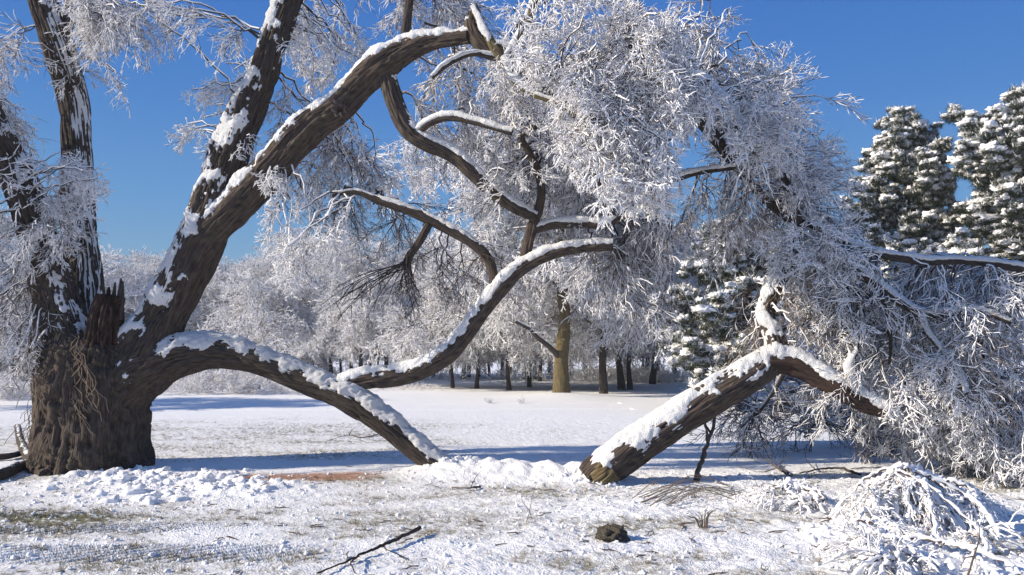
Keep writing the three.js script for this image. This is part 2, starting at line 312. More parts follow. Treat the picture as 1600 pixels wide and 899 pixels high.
// boughs that leave the limbs of a tree, reach into a part of its crown, and carry sprays
class Boughs {
  constructor(tree) { this.tree = tree; this.bark = new MB(); this.snow = new MB(); this.crowns = {}; this.n = 0; }
  crown(kind) { return this.crowns[kind] ??= new Crown(kind); }
  one(A, r0, T, R, o) {
    const d = A.distanceTo(T), mid = A.clone().lerp(T, .5).add(V((R() - .5) * d * .3, (o.lift ?? .18) * d, (R() - .5) * d * .3)), c = new THREE.QuadraticBezierCurve3(A, mid, T), k = Math.max(5, Math.ceil(d / .16)), pts = c.getPoints(k);
    for (let i = 1; i < k; i++) pts[i].add(V((R() - .5) * .09, (R() - .5) * .09, (R() - .5) * .09));
    const r = Math.min(r0 * .5, .006 + .006 * d), rad = pts.map((_, i) => lerp(r, .004, i / k));
    this.bark.tube(pts, rad, 5, R());
    const cut = Math.floor(R() * k * .3);
    if (k - cut > 2) this.snow.tube(pts.slice(cut).map((p) => p.clone().add(V(0, r * .5 + .006, 0))), rad.slice(cut).map((x) => x * .6 + .003 + .006 * R()), 5, R());
    const n = Math.max(2, Math.round(d * .8 / (o.gap ?? .19)));
    for (let i = 0; i < n; i++) {
      const f = 1 - (i + R() * .6) / n * (o.from ?? .8), q = f * k, m = Math.min(k - 1, Math.floor(q)), p = pts[m].clone().lerp(pts[m + 1], q - m), t = pts[m + 1].clone().sub(pts[m]).normalize();
      if (R() < .9 && N3(p.x * 1.5 + 3, p.y * 1.5, p.z * 1.5) < -.06) continue;
      const dir = t.multiplyScalar(i === 0 ? 1 : .55).add(V((R() - .5) * 1.5, (R() - .5) * 1.1, (R() - .5) * 1.5)).add(V(0, -(o.droop ?? .5), 0));
      this.crown(o.kind ?? 'hang').add(p, dir, (o.len ?? .6) * (.65 + .7 * R()), R); this.n++;
    }
  }
  region(px, py, D, rx, ry, rd, n, seed, o = {}) {
    const R = rng(seed), near = anchors.filter((a) => a.tree === this.tree);
    let again = 0;
    for (let i = 0; i < n; i++) {
      let x, y, z; do { x = R() * 2 - 1; y = R() * 2 - 1; z = R() * 2 - 1; } while (x * x + y * y + z * z > 1);
      const T = at(px + x * rx, py + y * ry, D + z * rd); T.y = Math.max(T.y, groundY(T.x, T.z) + .06);
      let best = null, bd = 1e9;
      for (let t = 0; t < 160; t++) { const a = near[Math.floor(R() * near.length)], dx = a.p.x - T.x, dy = a.p.y - T.y, dz = a.p.z - T.z, q = dx * dx * 2.2 + dz * dz + dy * dy * (dy < 0 ? 2.5 : .8); if (q < bd) { bd = q; best = a; } }
      if (Math.abs(best.p.x - T.x) > 1.7) { if (again++ < n * 3) i--; continue; }
      let A = best.p; const dist = A.distanceTo(T), most = o.reach ?? 2.2;
      if (dist > most) A = T.clone().add(A.clone().sub(T).multiplyScalar(most / dist));
      this.one(A, best.r, T, R, o);
    }
  }
  build(parent) {
    if (this.bark.count) part('boughs', this.bark.geometry(), M.darkBark, parent, 'stuff');
    if (this.snow.count) part('bough_snow', this.snow.geometry(), M.frost, parent, 'stuff');
    for (const k in this.crowns) this.crowns[k].build('snowy_twigs', parent);
  }
}

// ---------------------------------------------------------------- the old willow
{
  const base = at(145, 727, 11.8);
  const tree = thing('willow_tree', 'huge old multi-stemmed willow with snowy arching limbs bending down to the ground', 'tree');
  tree.position.set(base.x, 0, base.z);
  const inner = { add: (m) => { m.position.set(-base.x, 0, -base.z); tree.add(m); } };
  const W = (name, rows, o = {}) => limb(inner, name, rows, { tree: 'willow', ...o });
  const top = { dir: V(-.15, 1, .05), thr: .42, t: .07, patch: .45 };
  const wind = { dir: V(-.75, .65, .3), thr: .45, t: .045, patch: .8 };
  W('trunk', [[143, 760, 11.8, 88], [144, 733, 11.8, 84], [147, 690, 11.8, 79], [149, 640, 11.8, 78], [151, 590, 11.8, 78], [154, 552, 11.8, 72], [158, 524, 11.8, 50]], { seed: 3, step: .025, grow: false, rough: 1.9, lumpy: .9, flare: (g, a) => .06 * Math.max(0, 1 - g.s / .5) * Math.sin(a * 5 + 1) });
  W('stem', [[118, 590, 11.75, 50], [100, 520, 11.75, 42], [80, 440, 11.7, 33], [60, 375, 11.6, 30], [42, 315, 11.5, 29], [18, 255, 11.4, 27], [-20, 180, 11.2, 25], [-60, 90, 11, 22], [-90, 0, 10.8, 18]], { seed: 5, slim: .88, snow: { ...wind, dir: V(.3, .8, .2), thr: .62 } });
  W('stem', [[135, 570, 12.1, 44], [130, 500, 12.3, 36], [128, 420, 12.4, 30], [121, 330, 12.5, 27], [120, 230, 12.5, 24], [112, 150, 12.5, 24], [93, 80, 12.4, 26], [70, 10, 12.3, 24], [48, -60, 12.2, 21], [20, -150, 12, 17]], { seed: 7, slim: .86, snow: { dir: V(.85, .35, .35), thr: .5, t: .014, patch: .95 } });
  W('branch', [[100, 60, 12.4, 9], [108, 20, 12.4, 8], [112, -40, 12.4, 7]], { seed: 8 });
  W('stem', [[205, 590, 11.75, 58], [226, 545, 11.7, 50], [252, 500, 11.7, 44], [280, 445, 11.65, 42], [311, 380, 11.6, 42], [335, 310, 11.6, 38], [354, 250, 11.6, 34], [378, 190, 11.6, 32], [408, 120, 11.6, 28], [428, 60, 11.5, 25], [452, 0, 11.5, 24], [482, -70, 11.4, 21], [515, -150, 11.2, 18]], { seed: 9, slim: .82, lumpy: 1.6, snow: { ...wind, thr: .42, patch: 1.7, t: .035 } });
  W('limb', [[300, 410, 11.55, 30], [328, 362, 11.5, 36], [365, 325, 11.45, 36], [405, 283, 11.4, 35], [450, 233, 11.2, 33], [490, 192, 11.1, 31], [530, 166, 11, 31], [562, 134, 10.9, 31], [600, 100, 10.7, 31], [640, 76, 10.6, 25], [690, 62, 10.4, 17], [735, 57, 10.2, 15]], { seed: 11, slim: .72, lumpy: 1.6, snow: { dir: V(-.35, 1, .0), thr: .55, t: .07, patch: .6 } });
  W('limb', [[738, 20, 10.2, 8], [738, 42, 10.2, 13], [752, 66, 10.2, 15], [790, 88, 10.2, 14], [830, 108, 10.2, 14], [865, 132, 10.2, 14], [900, 170, 10.2, 13], [935, 212, 10.3, 11], [970, 258, 10.4, 9], [1010, 300, 10.5, 6]], { seed: 12, snow: top });
  W('limb', [[845, 118, 10.2, 11], [900, 104, 10.3, 12], [960, 96, 10.4, 12], [1015, 108, 10.5, 13], [1060, 145, 10.6, 13], [1098, 190, 10.7, 10], [1140, 245, 10.8, 8], [1190, 305, 10.9, 7], [1235, 345, 11, 6]], { seed: 13, snow: { ...top, thr: .5 } });
  W('branch', [[1050, 130, 10.6, 7], [1085, 125, 10.3, 7], [1120, 150, 10.1, 6], [1150, 190, 10, 5], [1180, 240, 10, 4]], { seed: 14, snow: { ...top, thr: 0 } });
  W('branch', [[740, 10, 10, 6], [762, 55, 9.9, 7], [788, 92, 9.9, 7], [812, 60, 9.9, 7], [830, 20, 9.8, 7], [842, -25, 9.7, 7]], { seed: 15, mat: M.greenBark, snow: { ...top, dir: V(-.5, .8, .3), thr: .3, t: .03 } });
  W('branch', [[788, 92, 9.9, 6], [803, 125, 9.8, 6], [825, 143, 9.7, 5], [868, 160, 9.6, 5], [900, 176, 9.5, 5], [925, 188, 9.4, 4]], { seed: 16, mat: M.greenBark, snow: { ...top, thr: 0, t: .04 } });
  W('branch', [[655, 205, 10.7, 6], [672, 192, 10.6, 6], [700, 184, 10.5, 6], [745, 192, 10.4, 5], [800, 208, 10.3, 4]], { seed: 17, snow: { ...top, thr: .1, t: .045 } });
  W('branch', [[778, 92, 9.95, 5], [740, 84, 9.9, 4.5], [700, 100, 9.8, 4], [675, 122, 9.8, 3]], { seed: 18, snow: { ...top, thr: 0, t: .03 } });
  W('branch', [[634, 62, 10.6, 8], [636, 30, 10.6, 7], [640, 0, 10.6, 7], [642, -40, 10.6, 6]], { seed: 19 });
  W('limb', [[598, 96, 10.75, 14], [608, 128, 10.75, 14], [620, 170, 10.75, 14], [640, 206, 10.75, 14], [668, 225, 10.75, 12], [703, 240, 10.8, 11], [738, 270, 10.8, 11], [772, 302, 10.9, 10], [808, 326, 10.95, 9], [836, 340, 11, 7]], { seed: 21, snow: { dir: V(.25, 1, .1), thr: .5, t: .05, patch: .35 } });
  W('limb', [[180, 612, 11.7, 52], [228, 578, 11.65, 44], [285, 555, 11.6, 34], [340, 550, 11.55, 27], [400, 563, 11.5, 23], [475, 592, 11.4, 22], [552, 626, 11.35, 24], [600, 658, 11.3, 21], [636, 690, 11.3, 20], [681, 726, 11.25, 20], [722, 758, 11.2, 20]], { seed: 23, slim: .9, snow: { dir: V(.12, 1, .15), thr: .46, t: .055, patch: .75 } });
  W('limb', [[530, 600, 11.35, 14], [570, 592, 11.35, 17], [610, 588, 11.3, 17], [650, 580, 11.25, 17], [690, 560, 11.2, 16], [722, 528, 11.2, 15], [750, 490, 11.15, 14], [777, 455, 11.15, 14], [807, 424, 11.1, 13], [842, 403, 11.05, 11], [882, 391, 11, 10], [922, 385, 11, 9], [957, 384, 11, 9]], { seed: 25, slim: .92, snow: { dir: V(-.5, .9, .2), thr: .36, t: .04, patch: .75 } });
  W('branch', [[816, 418, 11.1, 9], [823, 390, 11.1, 8], [831, 356, 11.1, 9], [841, 330, 11.05, 7], [846, 298, 11, 6], [839, 265, 10.9, 6], [826, 236, 10.8, 6], [815, 214, 10.7, 5], [838, 198, 10.6, 4]], { seed: 27 });
  W('branch', [[834, 360, 11.1, 6], [868, 350, 11.1, 7], [912, 350, 11.1, 7], [950, 351, 11, 6], [972, 334, 11, 5.5], [1002, 306, 10.9, 5], [1042, 286, 10.8, 5], [1092, 270, 10.7, 4], [1150, 262, 10.6, 3]], { seed: 28, snow: { ...top, t: .05, thr: .3 } });
  W('branch', [[958, 340, 11, 7], [938, 304, 10.9, 7], [926, 262, 10.7, 8], [920, 215, 10.5, 8], [902, 172, 10.2, 9]], { seed: 29 });
  W('branch', [[771, 452, 11.15, 7], [769, 420, 11.2, 7], [756, 396, 11.2, 8], [730, 375, 11.2, 8], [700, 357, 11.2, 8], [664, 340, 11.2, 8], [628, 325, 11.2, 7], [588, 312, 11.2, 6], [555, 300, 11.2, 4], [520, 305, 11.2, 3]], { seed: 30, snow: { ...top, t: .03, thr: .5 } });
  W('branch', [[670, 352, 11.2, 6], [655, 378, 11.1, 6], [641, 398, 11.1, 6], [632, 420, 11, 5]], { seed: 31 });
  for (const [px, py, d, r] of [[531, 172, 10.78, .06]]) { const g = new THREE.TorusGeometry(r, r * .5, 12, 28), a = g.attributes.position; for (let i = 0; i < a.count; i++) { const v = V(0, 0, 0).fromBufferAttribute(a, i); v.multiplyScalar(1 + .9 * N3(v.x * 22 + px, v.y * 22, v.z * 22)); a.setXYZ(i, v.x, v.y * 1.3, v.z); } g.computeVertexNormals(); const k = part('knot', g, M.darkBark, { add: (m) => inner.add(m) }); k.position.add(at(px, py, d)); k.rotation.z = .8; }
  // bare whips fanning out below the broken branch
  { const R = rng(41), b = new MB();
    for (let i = 0; i < 17; i++) { const A = at(636 + R() * 12 - 6, 396 + R() * 26, 11.05), x = -120 + 150 * R(), E = at(632 + x * 1.1, 430 + 90 * R(), 10.9 + (R() - .5)), mid = A.clone().lerp(E, .5).add(V(-.1, .12 * R(), 0)), pts = new THREE.QuadraticBezierCurve3(A, mid, E).getPoints(7); b.tube(pts, pts.map((_, k) => .0105 - .0012 * k), 5);
      for (let j = 0; j < 3; j++) { const p = pts[2 + Math.floor(R() * 5)], q = p.clone().add(V((R() - .6) * .4, -.25 * R() - .1, (R() - .5) * .3)); b.tube([p, p.clone().lerp(q, .5).add(V(0, .03, 0)), q], [.006, .005, .003], 4); } }
    part('bare_twigs', b.geometry(), M.darkBark, inner); }
  // torn stub beside the leaning stem
  { const stub = W('broken_stub', [[158, 565, 11.5, 28], [161, 535, 11.45, 23], [166, 505, 11.42, 21], [170, 482, 11.42, 19], [174, 462, 11.42, 17]], { seed: 35, mat: M.redWood, grow: false, rough: 3.2, lumpy: 1.6, label: 'torn red-brown stub of a lost stem', snow: { dir: V(-.6, .7, .2), thr: .9, t: .02, patch: .7 } });
    const R = rng(36); for (let i = 0; i < 9; i++) { const b = new MB(), x = 160 + 26 * R(), d = 11.38 + .14 * R(), y = 446 + 22 * R() - (x - 160) * .5; b.tube([at(x, 500, d), at(x + 3, (500 + y) / 2, d), at(x + 6, y, d)], [.05 + .02 * R(), .045 + .02 * R(), .012], 6); part('splinter', b.geometry(), i < 6 ? M.darkBark : M.redWood, stub); } }
  // dry vines matted over the left of the trunk
  { const R = rng(55), b = new MB();
    for (let i = 0; i < 130; i++) { let px = 64 + 78 * R() * (.35 + .65 * R()), py = 520 + 130 * R(); const pts = [], n = 9; let dx = (R() - .5) * 10; for (let k = 0; k < n; k++) { const c = (px - 147) / F * 11.8; pts.push(at(px, py, 11.8 - Math.sqrt(Math.max(.02, (.54 - c * c))) - .01 - .07 * R())); px += dx + (R() - .5) * 14; py += 5 + 9 * R(); dx = dx * .8 + (R() - .5) * 9; } b.tube(pts, pts.map(() => .0035 + .0025 * R()), 4); }
    part('vines', b.geometry(), M.tanTwig, inner); }
  const B = new Boughs('willow');
  const bright = { kind: 'fan', len: .55, droop: .45 }, hang = { kind: 'hang', len: .7, droop: .7 }, dim = { kind: 'hang', len: .75, droop: .5 }, fine = { kind: 'thin', len: .75, droop: .45 };
  B.region(930, 45, 9.3, 150, 70, 1.2, 42, 1001, bright);
  B.region(985, 130, 9.2, 105, 85, 1, 38, 1002, bright);
  B.region(980, 225, 9, 85, 75, .7, 46, 1003, { ...bright, droop: .9 });
  B.region(1080, 75, 11.3, 100, 95, .9, 30, 1004, hang);
  B.region(1195, 195, 10.4, 80, 85, 1, 30, 1005, { ...bright, droop: .35 });
  B.region(1235, 190, 11.6, 70, 85, 1, 22, 1006, { ...dim, droop: .3 });
  B.region(1190, 310, 11, 115, 75, 1.2, 32, 1007, hang);
  B.region(1270, 300, 11, 45, 60, 1, 12, 1107, hang);
  B.region(785, 180, 12.5, 100, 65, 1, 16, 1008, dim);
  B.region(790, 130, 10.6, 100, 70, .8, 18, 1108, bright);
  B.region(690, 20, 12.5, 110, 40, 1, 9, 1009, dim);
  B.region(525, 55, 12.4, 70, 80, .8, 18, 1010, bright);
  B.region(345, 165, 11.9, 60, 80, .6, 24, 1011, { ...bright, len: .5, droop: .25 });
  B.region(200, 15, 11.4, 95, 35, .8, 20, 1012, { ...hang, droop: .6 });
  B.region(155, 105, 12.2, 50, 50, .6, 8, 1013, { ...dim, len: .5 });
  B.region(10, 60, 11.8, 50, 60, .8, 5, 1014, dim);
  B.region(-5, 200, 11.6, 50, 70, .8, 10, 1015, hang);
  B.region(85, 275, 11.2, 70, 45, .6, 26, 1016, { ...bright, len: .5, droop: .3 });
  B.region(55, 350, 11.2, 70, 45, .6, 20, 1017, { ...hang, len: .45 });
  B.region(30, 470, 11.4, 50, 110, .6, 20, 1018, { ...fine, len: .55, droop: .9 });
  B.region(-140, 250, 11, 100, 200, 1.5, 30, 1019, dim);
  B.region(540, 240, 12.8, 60, 50, .8, 12, 1020, dim);
  B.region(560, 340, 12.6, 90, 40, .8, 8, 1021, fine);
  B.region(470, 390, 10.7, 80, 42, .5, 12, 1022, { ...bright, len: .48, droop: .35, reach: 1.2 });
  B.region(430, 290, 11, 50, 25, .3, 4, 1122, { ...bright, len: .35 });
  B.region(1180, 300, 10.3, 70, 60, .5, 9, 1033, { kind: 'dry', len: .6, droop: .9 });
  B.region(1110, 330, 10.8, 50, 50, .5, 5, 1034, { kind: 'dry', len: .6, droop: .9 });
  B.region(990, 410, 12, 85, 80, 1, 34, 1023, { ...hang, droop: .95 });
  B.region(890, 270, 12, 110, 60, 1, 24, 1024, dim);
  B.region(690, 400, 11.8, 100, 60, .8, 10, 1025, fine);
  B.region(830, 250, 10.4, 90, 60, .6, 10, 1026, { ...bright, len: .4 });
  B.build(inner);
  console.log('willow sprays', B.n);
}

// ---------------------------------------------------------------- the fallen limb on the right
{
  const base = at(930, 750, 10.15);
  const tree = thing('fallen_limb', 'thick fallen willow limb rising from the snow with its mossy sawn end and frosted crown', 'fallen limb');
  tree.position.set(base.x, 0, base.z);
  const inner = { add: (m) => { m.position.set(-base.x, 0, -base.z); tree.add(m); } };
  const W = (name, rows, o = {}) => limb(inner, name, rows, { tree: 'fallen', ...o });
  const top = { dir: V(-.45, .9, .15), thr: .1, t: .06, patch: .3 };
  W('limb', [[922, 752, 10.1, 24], [932, 743, 10.1, 27], [962, 722, 10.12, 28], [1010, 688, 10.2, 27], [1060, 655, 10.25, 26], [1110, 622, 10.3, 26], [1160, 592, 10.35, 25], [1196, 568, 10.4, 23], [1213, 545, 10.4, 17], [1206, 520, 10.45, 13], [1198, 495, 10.5, 12], [1204, 462, 10.5, 12], [1222, 425, 10.5, 12], [1236, 390, 10.5, 11], [1244, 350, 10.5, 9], [1235, 305, 10.5, 7], [1215, 260, 10.5, 5]], { seed: 51, snow: { ...top, thr: .2, t: .036, patch: .95, fade: .3 } });
  W('moss_patch', [[934, 750, 10.0, 23], [946, 742, 9.97, 22], [958, 733, 9.97, 16]], { seed: 52, mat: M.greenBark, grow: false, lumpy: .6 });
  W('limb', [[1200, 562, 10.35, 19], [1240, 570, 10.3, 18], [1280, 590, 10.2, 16], [1320, 613, 10.1, 15], [1355, 632, 10.05, 13], [1386, 646, 10, 9]], { seed: 53, mat: M.redWood, label: 'reddish broken limb under a cap of snow', snow: { dir: V(.1, 1, .1), thr: .4, t: .07, patch: .3 } });
  W('branch', [[1338, 618, 10.05, 6], [1330, 592, 10, 5], [1326, 570, 10, 4.5], [1338, 550, 10, 3.5], [1342, 532, 10, 1.5]], { seed: 54, lumpy: 2.2, snow: { dir: V(-.6, .6, .4), thr: .0, t: .018, patch: 1.2 } });
  W('limb', [[1255, 345, 10.6, 7], [1290, 362, 10.4, 8], [1325, 382, 10.2, 9], [1370, 396, 10.1, 9], [1420, 405, 10, 9], [1450, 409, 10, 8], [1500, 408, 10, 7], [1550, 412, 9.9, 8], [1600, 421, 9.8, 9], [1670, 436, 9.7, 9]], { seed: 55, slim: .72, snow: { ...top, dir: V(0, 1, .1), thr: .3, t: .035 } });
  W('limb', [[1300, 400, 10.3, 5], [1350, 430, 10.1, 8], [1390, 460, 10, 7], [1440, 490, 9.9, 6], [1485, 490, 9.8, 4.5], [1530, 487, 9.7, 4], [1580, 505, 9.6, 3]], { seed: 56, snow: { ...top, dir: V(0, 1, .1), thr: .3, t: .04 } });
  W('branch', [[1440, 490, 9.9, 4], [1455, 525, 9.8, 5], [1480, 555, 9.7, 5], [1500, 580, 9.6, 4], [1512, 615, 9.5, 3]], { seed: 57, snow: { ...top, thr: .1, t: .03 } });
  W('branch', [[1372, 448, 10, 3], [1386, 490, 9.9, 3], [1392, 530, 9.9, 2.5], [1390, 570, 9.9, 2]], { seed: 58 });
  W('branch', [[1232, 572, 10.3, 3], [1205, 620, 12, 2.4], [1180, 650, 13.2, 1.8], [1158, 668, 14, 1.2]], { seed: 59, snow: { ...top, thr: .4, t: .03 } });
  W('branch', [[1302, 604, 10.15, 3.5], [1290, 640, 12, 2.6], [1272, 665, 13.2, 2], [1258, 684, 14, 1.2]], { seed: 60, snow: { ...top, thr: .4, t: .03 } });
  W('branch', [[1400, 560, 11, 6], [1430, 640, 11.6, 5], [1450, 715, 12.2, 4]], { seed: 61 });
  W('branch', [[1500, 480, 9.8, 5], [1560, 600, 10.2, 5], [1600, 720, 10.6, 4]], { seed: 62, snow: { ...top, thr: .4, t: .03 } });
  const B = new Boughs('fallen');
  const bright = { kind: 'fan', len: .55, droop: .45 }, hang = { kind: 'hang', len: .7, droop: .7 }, dim = { kind: 'hang', len: .75, droop: .6 }, fine = { kind: 'thin', len: .75, droop: .6 };
  B.region(1280, 385, 10.6, 70, 55, .7, 36, 2001, bright);
  B.region(1310, 460, 11, 70, 75, .8, 28, 2002, dim);
  B.region(1180, 540, 11.6, 50, 70, .8, 7, 2003, fine);
  B.region(1180, 525, 10.7, 30, 60, .2, 7, 2103, { kind: 'dry', len: .5, droop: .9, reach: 1.2 });
  B.region(1245, 480, 10.2, 25, 70, .2, 9, 2104, { kind: 'dry', len: .5, droop: .9, reach: 1.2 });
  B.region(1540, 560, 9.6, 50, 60, .3, 12, 2105, { kind: 'dry', len: .5, droop: .7 });
  B.region(1440, 450, 10.5, 120, 50, 1, 40, 2004, hang);
  B.region(1560, 480, 10.2, 90, 60, 1, 30, 2005, hang);
  B.region(1400, 560, 10.8, 110, 80, 1, 44, 2006, hang);
  B.region(1520, 590, 10.2, 110, 90, 1, 60, 2007, { ...bright, droop: .9 });
  B.region(1510, 680, 10.8, 110, 45, .8, 44, 2008, { ...hang, droop: .8 });
  B.region(1600, 640, 10, 70, 110, .8, 40, 2009, { ...bright, droop: .8 });
  B.region(1250, 640, 13.5, 120, 50, 1.2, 54, 2010, { ...fine, len: .8, droop: .3, reach: 2.8 });
  B.region(1370, 660, 12.6, 70, 50, 1, 24, 2011, fine);
  B.region(1345, 550, 10.6, 60, 40, .4, 10, 2012, { ...bright, len: .42 });
  B.build(inner);
  console.log('fallen sprays', B.n);
}

// ---------------------------------------------------------------- frosted trees of the park
function frostedTree(name, label, o) {
  const t = thing(name, label, 'tree', V(o.x, groundY(o.x, o.z) - .05, o.z), o.group), R = rng(o.seed), H = o.h, r0 = o.r;
  const rows = [{ isV: 1, p: V(0, -.1, 0), r: r0 * 1.25 }, { isV: 1, p: V(0, .3, 0), r: r0 * 1.05 }];
  let x = 0, z = 0; for (let k = 1; k <= 6; k++) { x += (R() - .5) * .1 * H * .3 + (o.lean ?? 0) * H / 6; z += (R() - .5) * .1 * H * .3; rows.push({ isV: 1, p: V(x, H * .85 * k / 6, z), r: r0 * (1 - .14 * k) }); }
  const L = limbShape(rows, { step: .09, sides: 22, seed: o.seed % 17 });
  part('trunk', tubeSurface(L, (g, a) => [g.r + barkAt(L, g.s, a, g.r), 1]), o.mat ?? M.bark, t);
  const B = new MB(), S = new MB(), C = new Crown(o.kind ?? 'far');
  const branch = (p, d, len, r, level) => {
    const k = 6, pts = [p.clone()], q = p.clone(), dd = d.clone();
    for (let i = 0; i < k; i++) { dd.add(V((R() - .5) * .5, (R() - .5) * .35 - (o.droop ?? .1) * (level + .3), (R() - .5) * .5)).normalize(); q.addScaledVector(dd, len / k); if (q.y < (o.low ?? .8)) q.y = (o.low ?? .8) + R() * .3; pts.push(q.clone()); }
    B.tube(pts, pts.map((_, i) => r * (1 - .8 * i / k)), 5);
    S.tube(pts.map((v) => v.clone().add(V(0, r * .55, 0))), pts.map((_, i) => (r * (1 - .8 * i / k)) * .75 + .012), 5);
    const n = level === 0 ? o.sub ?? 7 : Math.max(2, Math.round(len * (o.dense ?? 3)));
    for (let i = 0; i < n; i++) {
      const f = .2 + .8 * (i + R()) / n, y = f * k, m = Math.min(k - 1, Math.floor(y)), s = pts[m].clone().lerp(pts[m + 1], y - m), t0 = pts[m + 1].clone().sub(pts[m]).normalize(), a = R() * TAU;
      const nd = t0.multiplyScalar(.7).add(V(Math.cos(a) * .9, (R() - .45) * .9, Math.sin(a) * .9)).normalize();
      if (level === 0) branch(s, nd, len * (.35 + .35 * R()), r * .4, 1);
      else C.add(s, nd.add(V(0, -(o.hang ?? .3), 0)), (o.twig ?? 1.3) * (.6 + .7 * R()), R);
    }
    if (level === 0) for (let i = 0; i < 4; i++) C.add(pts[k], dd.clone().add(V(R() - .5, R() - .6, R() - .5)), (o.twig ?? 1.3) * (.6 + .6 * R()), R);
  };
  const n = o.limbs ?? 14;
  for (let i = 0; i < n; i++) {
    const f = lerp(o.first ?? .25, 1, (i + .5 * R()) / n), g = L.rings[Math.floor(f * (L.rings.length - 1))], a = i * 2.4 + R(), prof = o.shape ? o.shape(f) : Math.sin(Math.PI * clamp(.25 + .7 * f)) * .9 + .15;
    branch(g.p, V(Math.cos(a), .25 + .9 * f, Math.sin(a)).normalize(), o.spread * prof * (.75 + .5 * R()), Math.max(.03, r0 * .38 * (1.1 - f)), 0);
  }
  part('boughs', B.geometry(), M.darkBark, t, 'stuff'); part('bough_snow', S.geometry(), M.frost, t, 'stuff'); C.build('crown', t);
  return t;
}
function again(root, name, label, x, z, turn, s, group) {
  const c = root.clone(); c.name = numbered(name); scene.add(c); c.position.set(x, groundY(x, z) - .05, z); c.rotation.y = turn; c.scale.setScalar(s); c.userData = { label, category: 'tree' }; if (group) c.userData.group = group; return c;
}
const spot = (px, D) => at(px, 600, D).x;
const big = frostedTree('frosted_tree', 'large frosted tree with a thick green-tinged trunk out on the lawn', { x: spot(877, 30.8), z: -30.8, h: 10.5, r: .29, seed: 61, spread: 5, limbs: 17, first: .42, droop: .1, hang: .45, mat: M.greenBark, sub: 8, dense: 3.2, low: 4, shape: (f) => .35 + .65 * smooth(.4, .7, f) });
const mid = frostedTree('frosted_tree', 'frosted tree with a straight dark trunk just right of the green-trunked one', { x: spot(943, 33.5), z: -33.5, h: 9.2, r: .165, seed: 77, spread: 4, limbs: 14, first: .3, droop: .12, hang: .4, mat: M.darkBark, low: 2.6 });
const slim = frostedTree('frosted_tree', 'slim frosted tree with a thin dark trunk left of the green-trunked one', { x: spot(795, 37), z: -37, h: 6.8, r: .10, seed: 93, spread: 3.4, limbs: 13, first: .25, droop: .14, hang: .4, mat: M.darkBark, low: 2.3 });
{ const b = new MB(), o = big.position, p = [[872, 556, 30.6], [858, 542, 30.3], [840, 528, 30], [825, 513, 29.8], [806, 503, 29.6]].map((q) => at(...q).sub(o)); b.tube(p, [.12, .1, .085, .07, .05], 8); part('limb', b.geometry(), M.darkBark, big); const c = new MB(); c.tube(p.map((q) => q.clone().add(V(0, .07, 0))), [.07, .06, .055, .05, .04], 6); part('limb_snow', c.geometry(), M.frost, big); }
again(mid, 'frosted_tree', 'frosted tree whose trunk stands left in the close pair behind the lawn', spot(971, 37.5), -37.5, 2, .95);
again(slim, 'frosted_tree', 'frosted tree whose trunk stands right in the close pair behind the lawn', spot(984, 37.6), -37.6, 1, 1.15);
again(mid, 'frosted_tree', 'frosted tree with a dark trunk standing alone left of the snowy pine', spot(1020, 44), -44, 4, 1.0);
again(slim, 'frosted_tree', 'thin frosted tree beneath the rising middle limb of the willow', spot(745, 39), -39, 3, .95);
again(slim, 'frosted_tree', 'thin frosted tree nearest the left side of the green trunk', spot(827, 41), -41, 5, 1.05);
again(slim, 'frosted_tree', 'thin frosted tree just right of where the low limb forks', spot(707, 40), -40, 0.6, .9);
again(mid, 'frosted_tree', 'broad frosted tree behind the gap between leaning stem and forked limb', spot(560, 43), -43, 5.2, .72);
again(slim, 'frosted_tree', 'frosted tree showing through beneath the arching limb', spot(420, 45), -45, 2.2, .95);
again(mid, 'frosted_tree', 'frosted tree at the left edge behind the old trunk', -17.5, -25, 2.2, .75);

// the wood behind, one mass
{
  const wood = new THREE.Group(); wood.name = 'frosted_wood'; scene.add(wood); wood.userData = { kind: 'stuff', label: 'frosted wood of bare trees closing the view behind the lawn', category: 'wood' };
  const R = rng(4242), T = new MB(), C = new Crown('far');
  for (let i = 0; i < 95; i++) {
    const D = 47 + 16 * R() , px = -260 + 1560 * (i + R()) / 95, x = spot(px, D), z = -D, y = groundY(x, z), h = 5.2 + 2.6 * R() + (px > 450 ? 1 : 0), r = .07 + .07 * R();
    const top = V(x + (R() - .5) * 1.2, y + h * .8, z + (R() - .5) * 1.2), b = V(x, y - .1, z); T.tube([b, b.clone().lerp(top, .5).add(V((R() - .5) * .4, 0, 0)), top], [r * 1.2, r * .8, r * .3], 7);
    for (let k = 0; k < 120; k++) { const f = Math.pow(R(), .7), a = R() * TAU, q = (.5 + 2.3 * Math.sin(Math.PI * (.18 + .75 * f))) * Math.sqrt(R()); C.add(V(x + Math.cos(a) * q, y + (px > 480 ? 1.3 : .6) + f * h, z + Math.sin(a) * q), V(Math.cos(a) + R() - .5, 1.1 * R() - .45 + f * .6, Math.sin(a) + R() - .5), 1.0 + .8 * R(), R); }
  }
  for (let i = 0; i < 700; i++) { const D = 44 + 22 * R(), px = -300 + 1650 * R(), x = spot(px, D), z = -D; C.add(V(x, groundY(x, z) + 0, z), V(R() - .5, .4 + R(), R() - .5), .5 + .7 * R(), R); }
  part('trunks', T.geometry(), M.darkBark, wood, 'stuff'); C.build('crowns', wood);
}
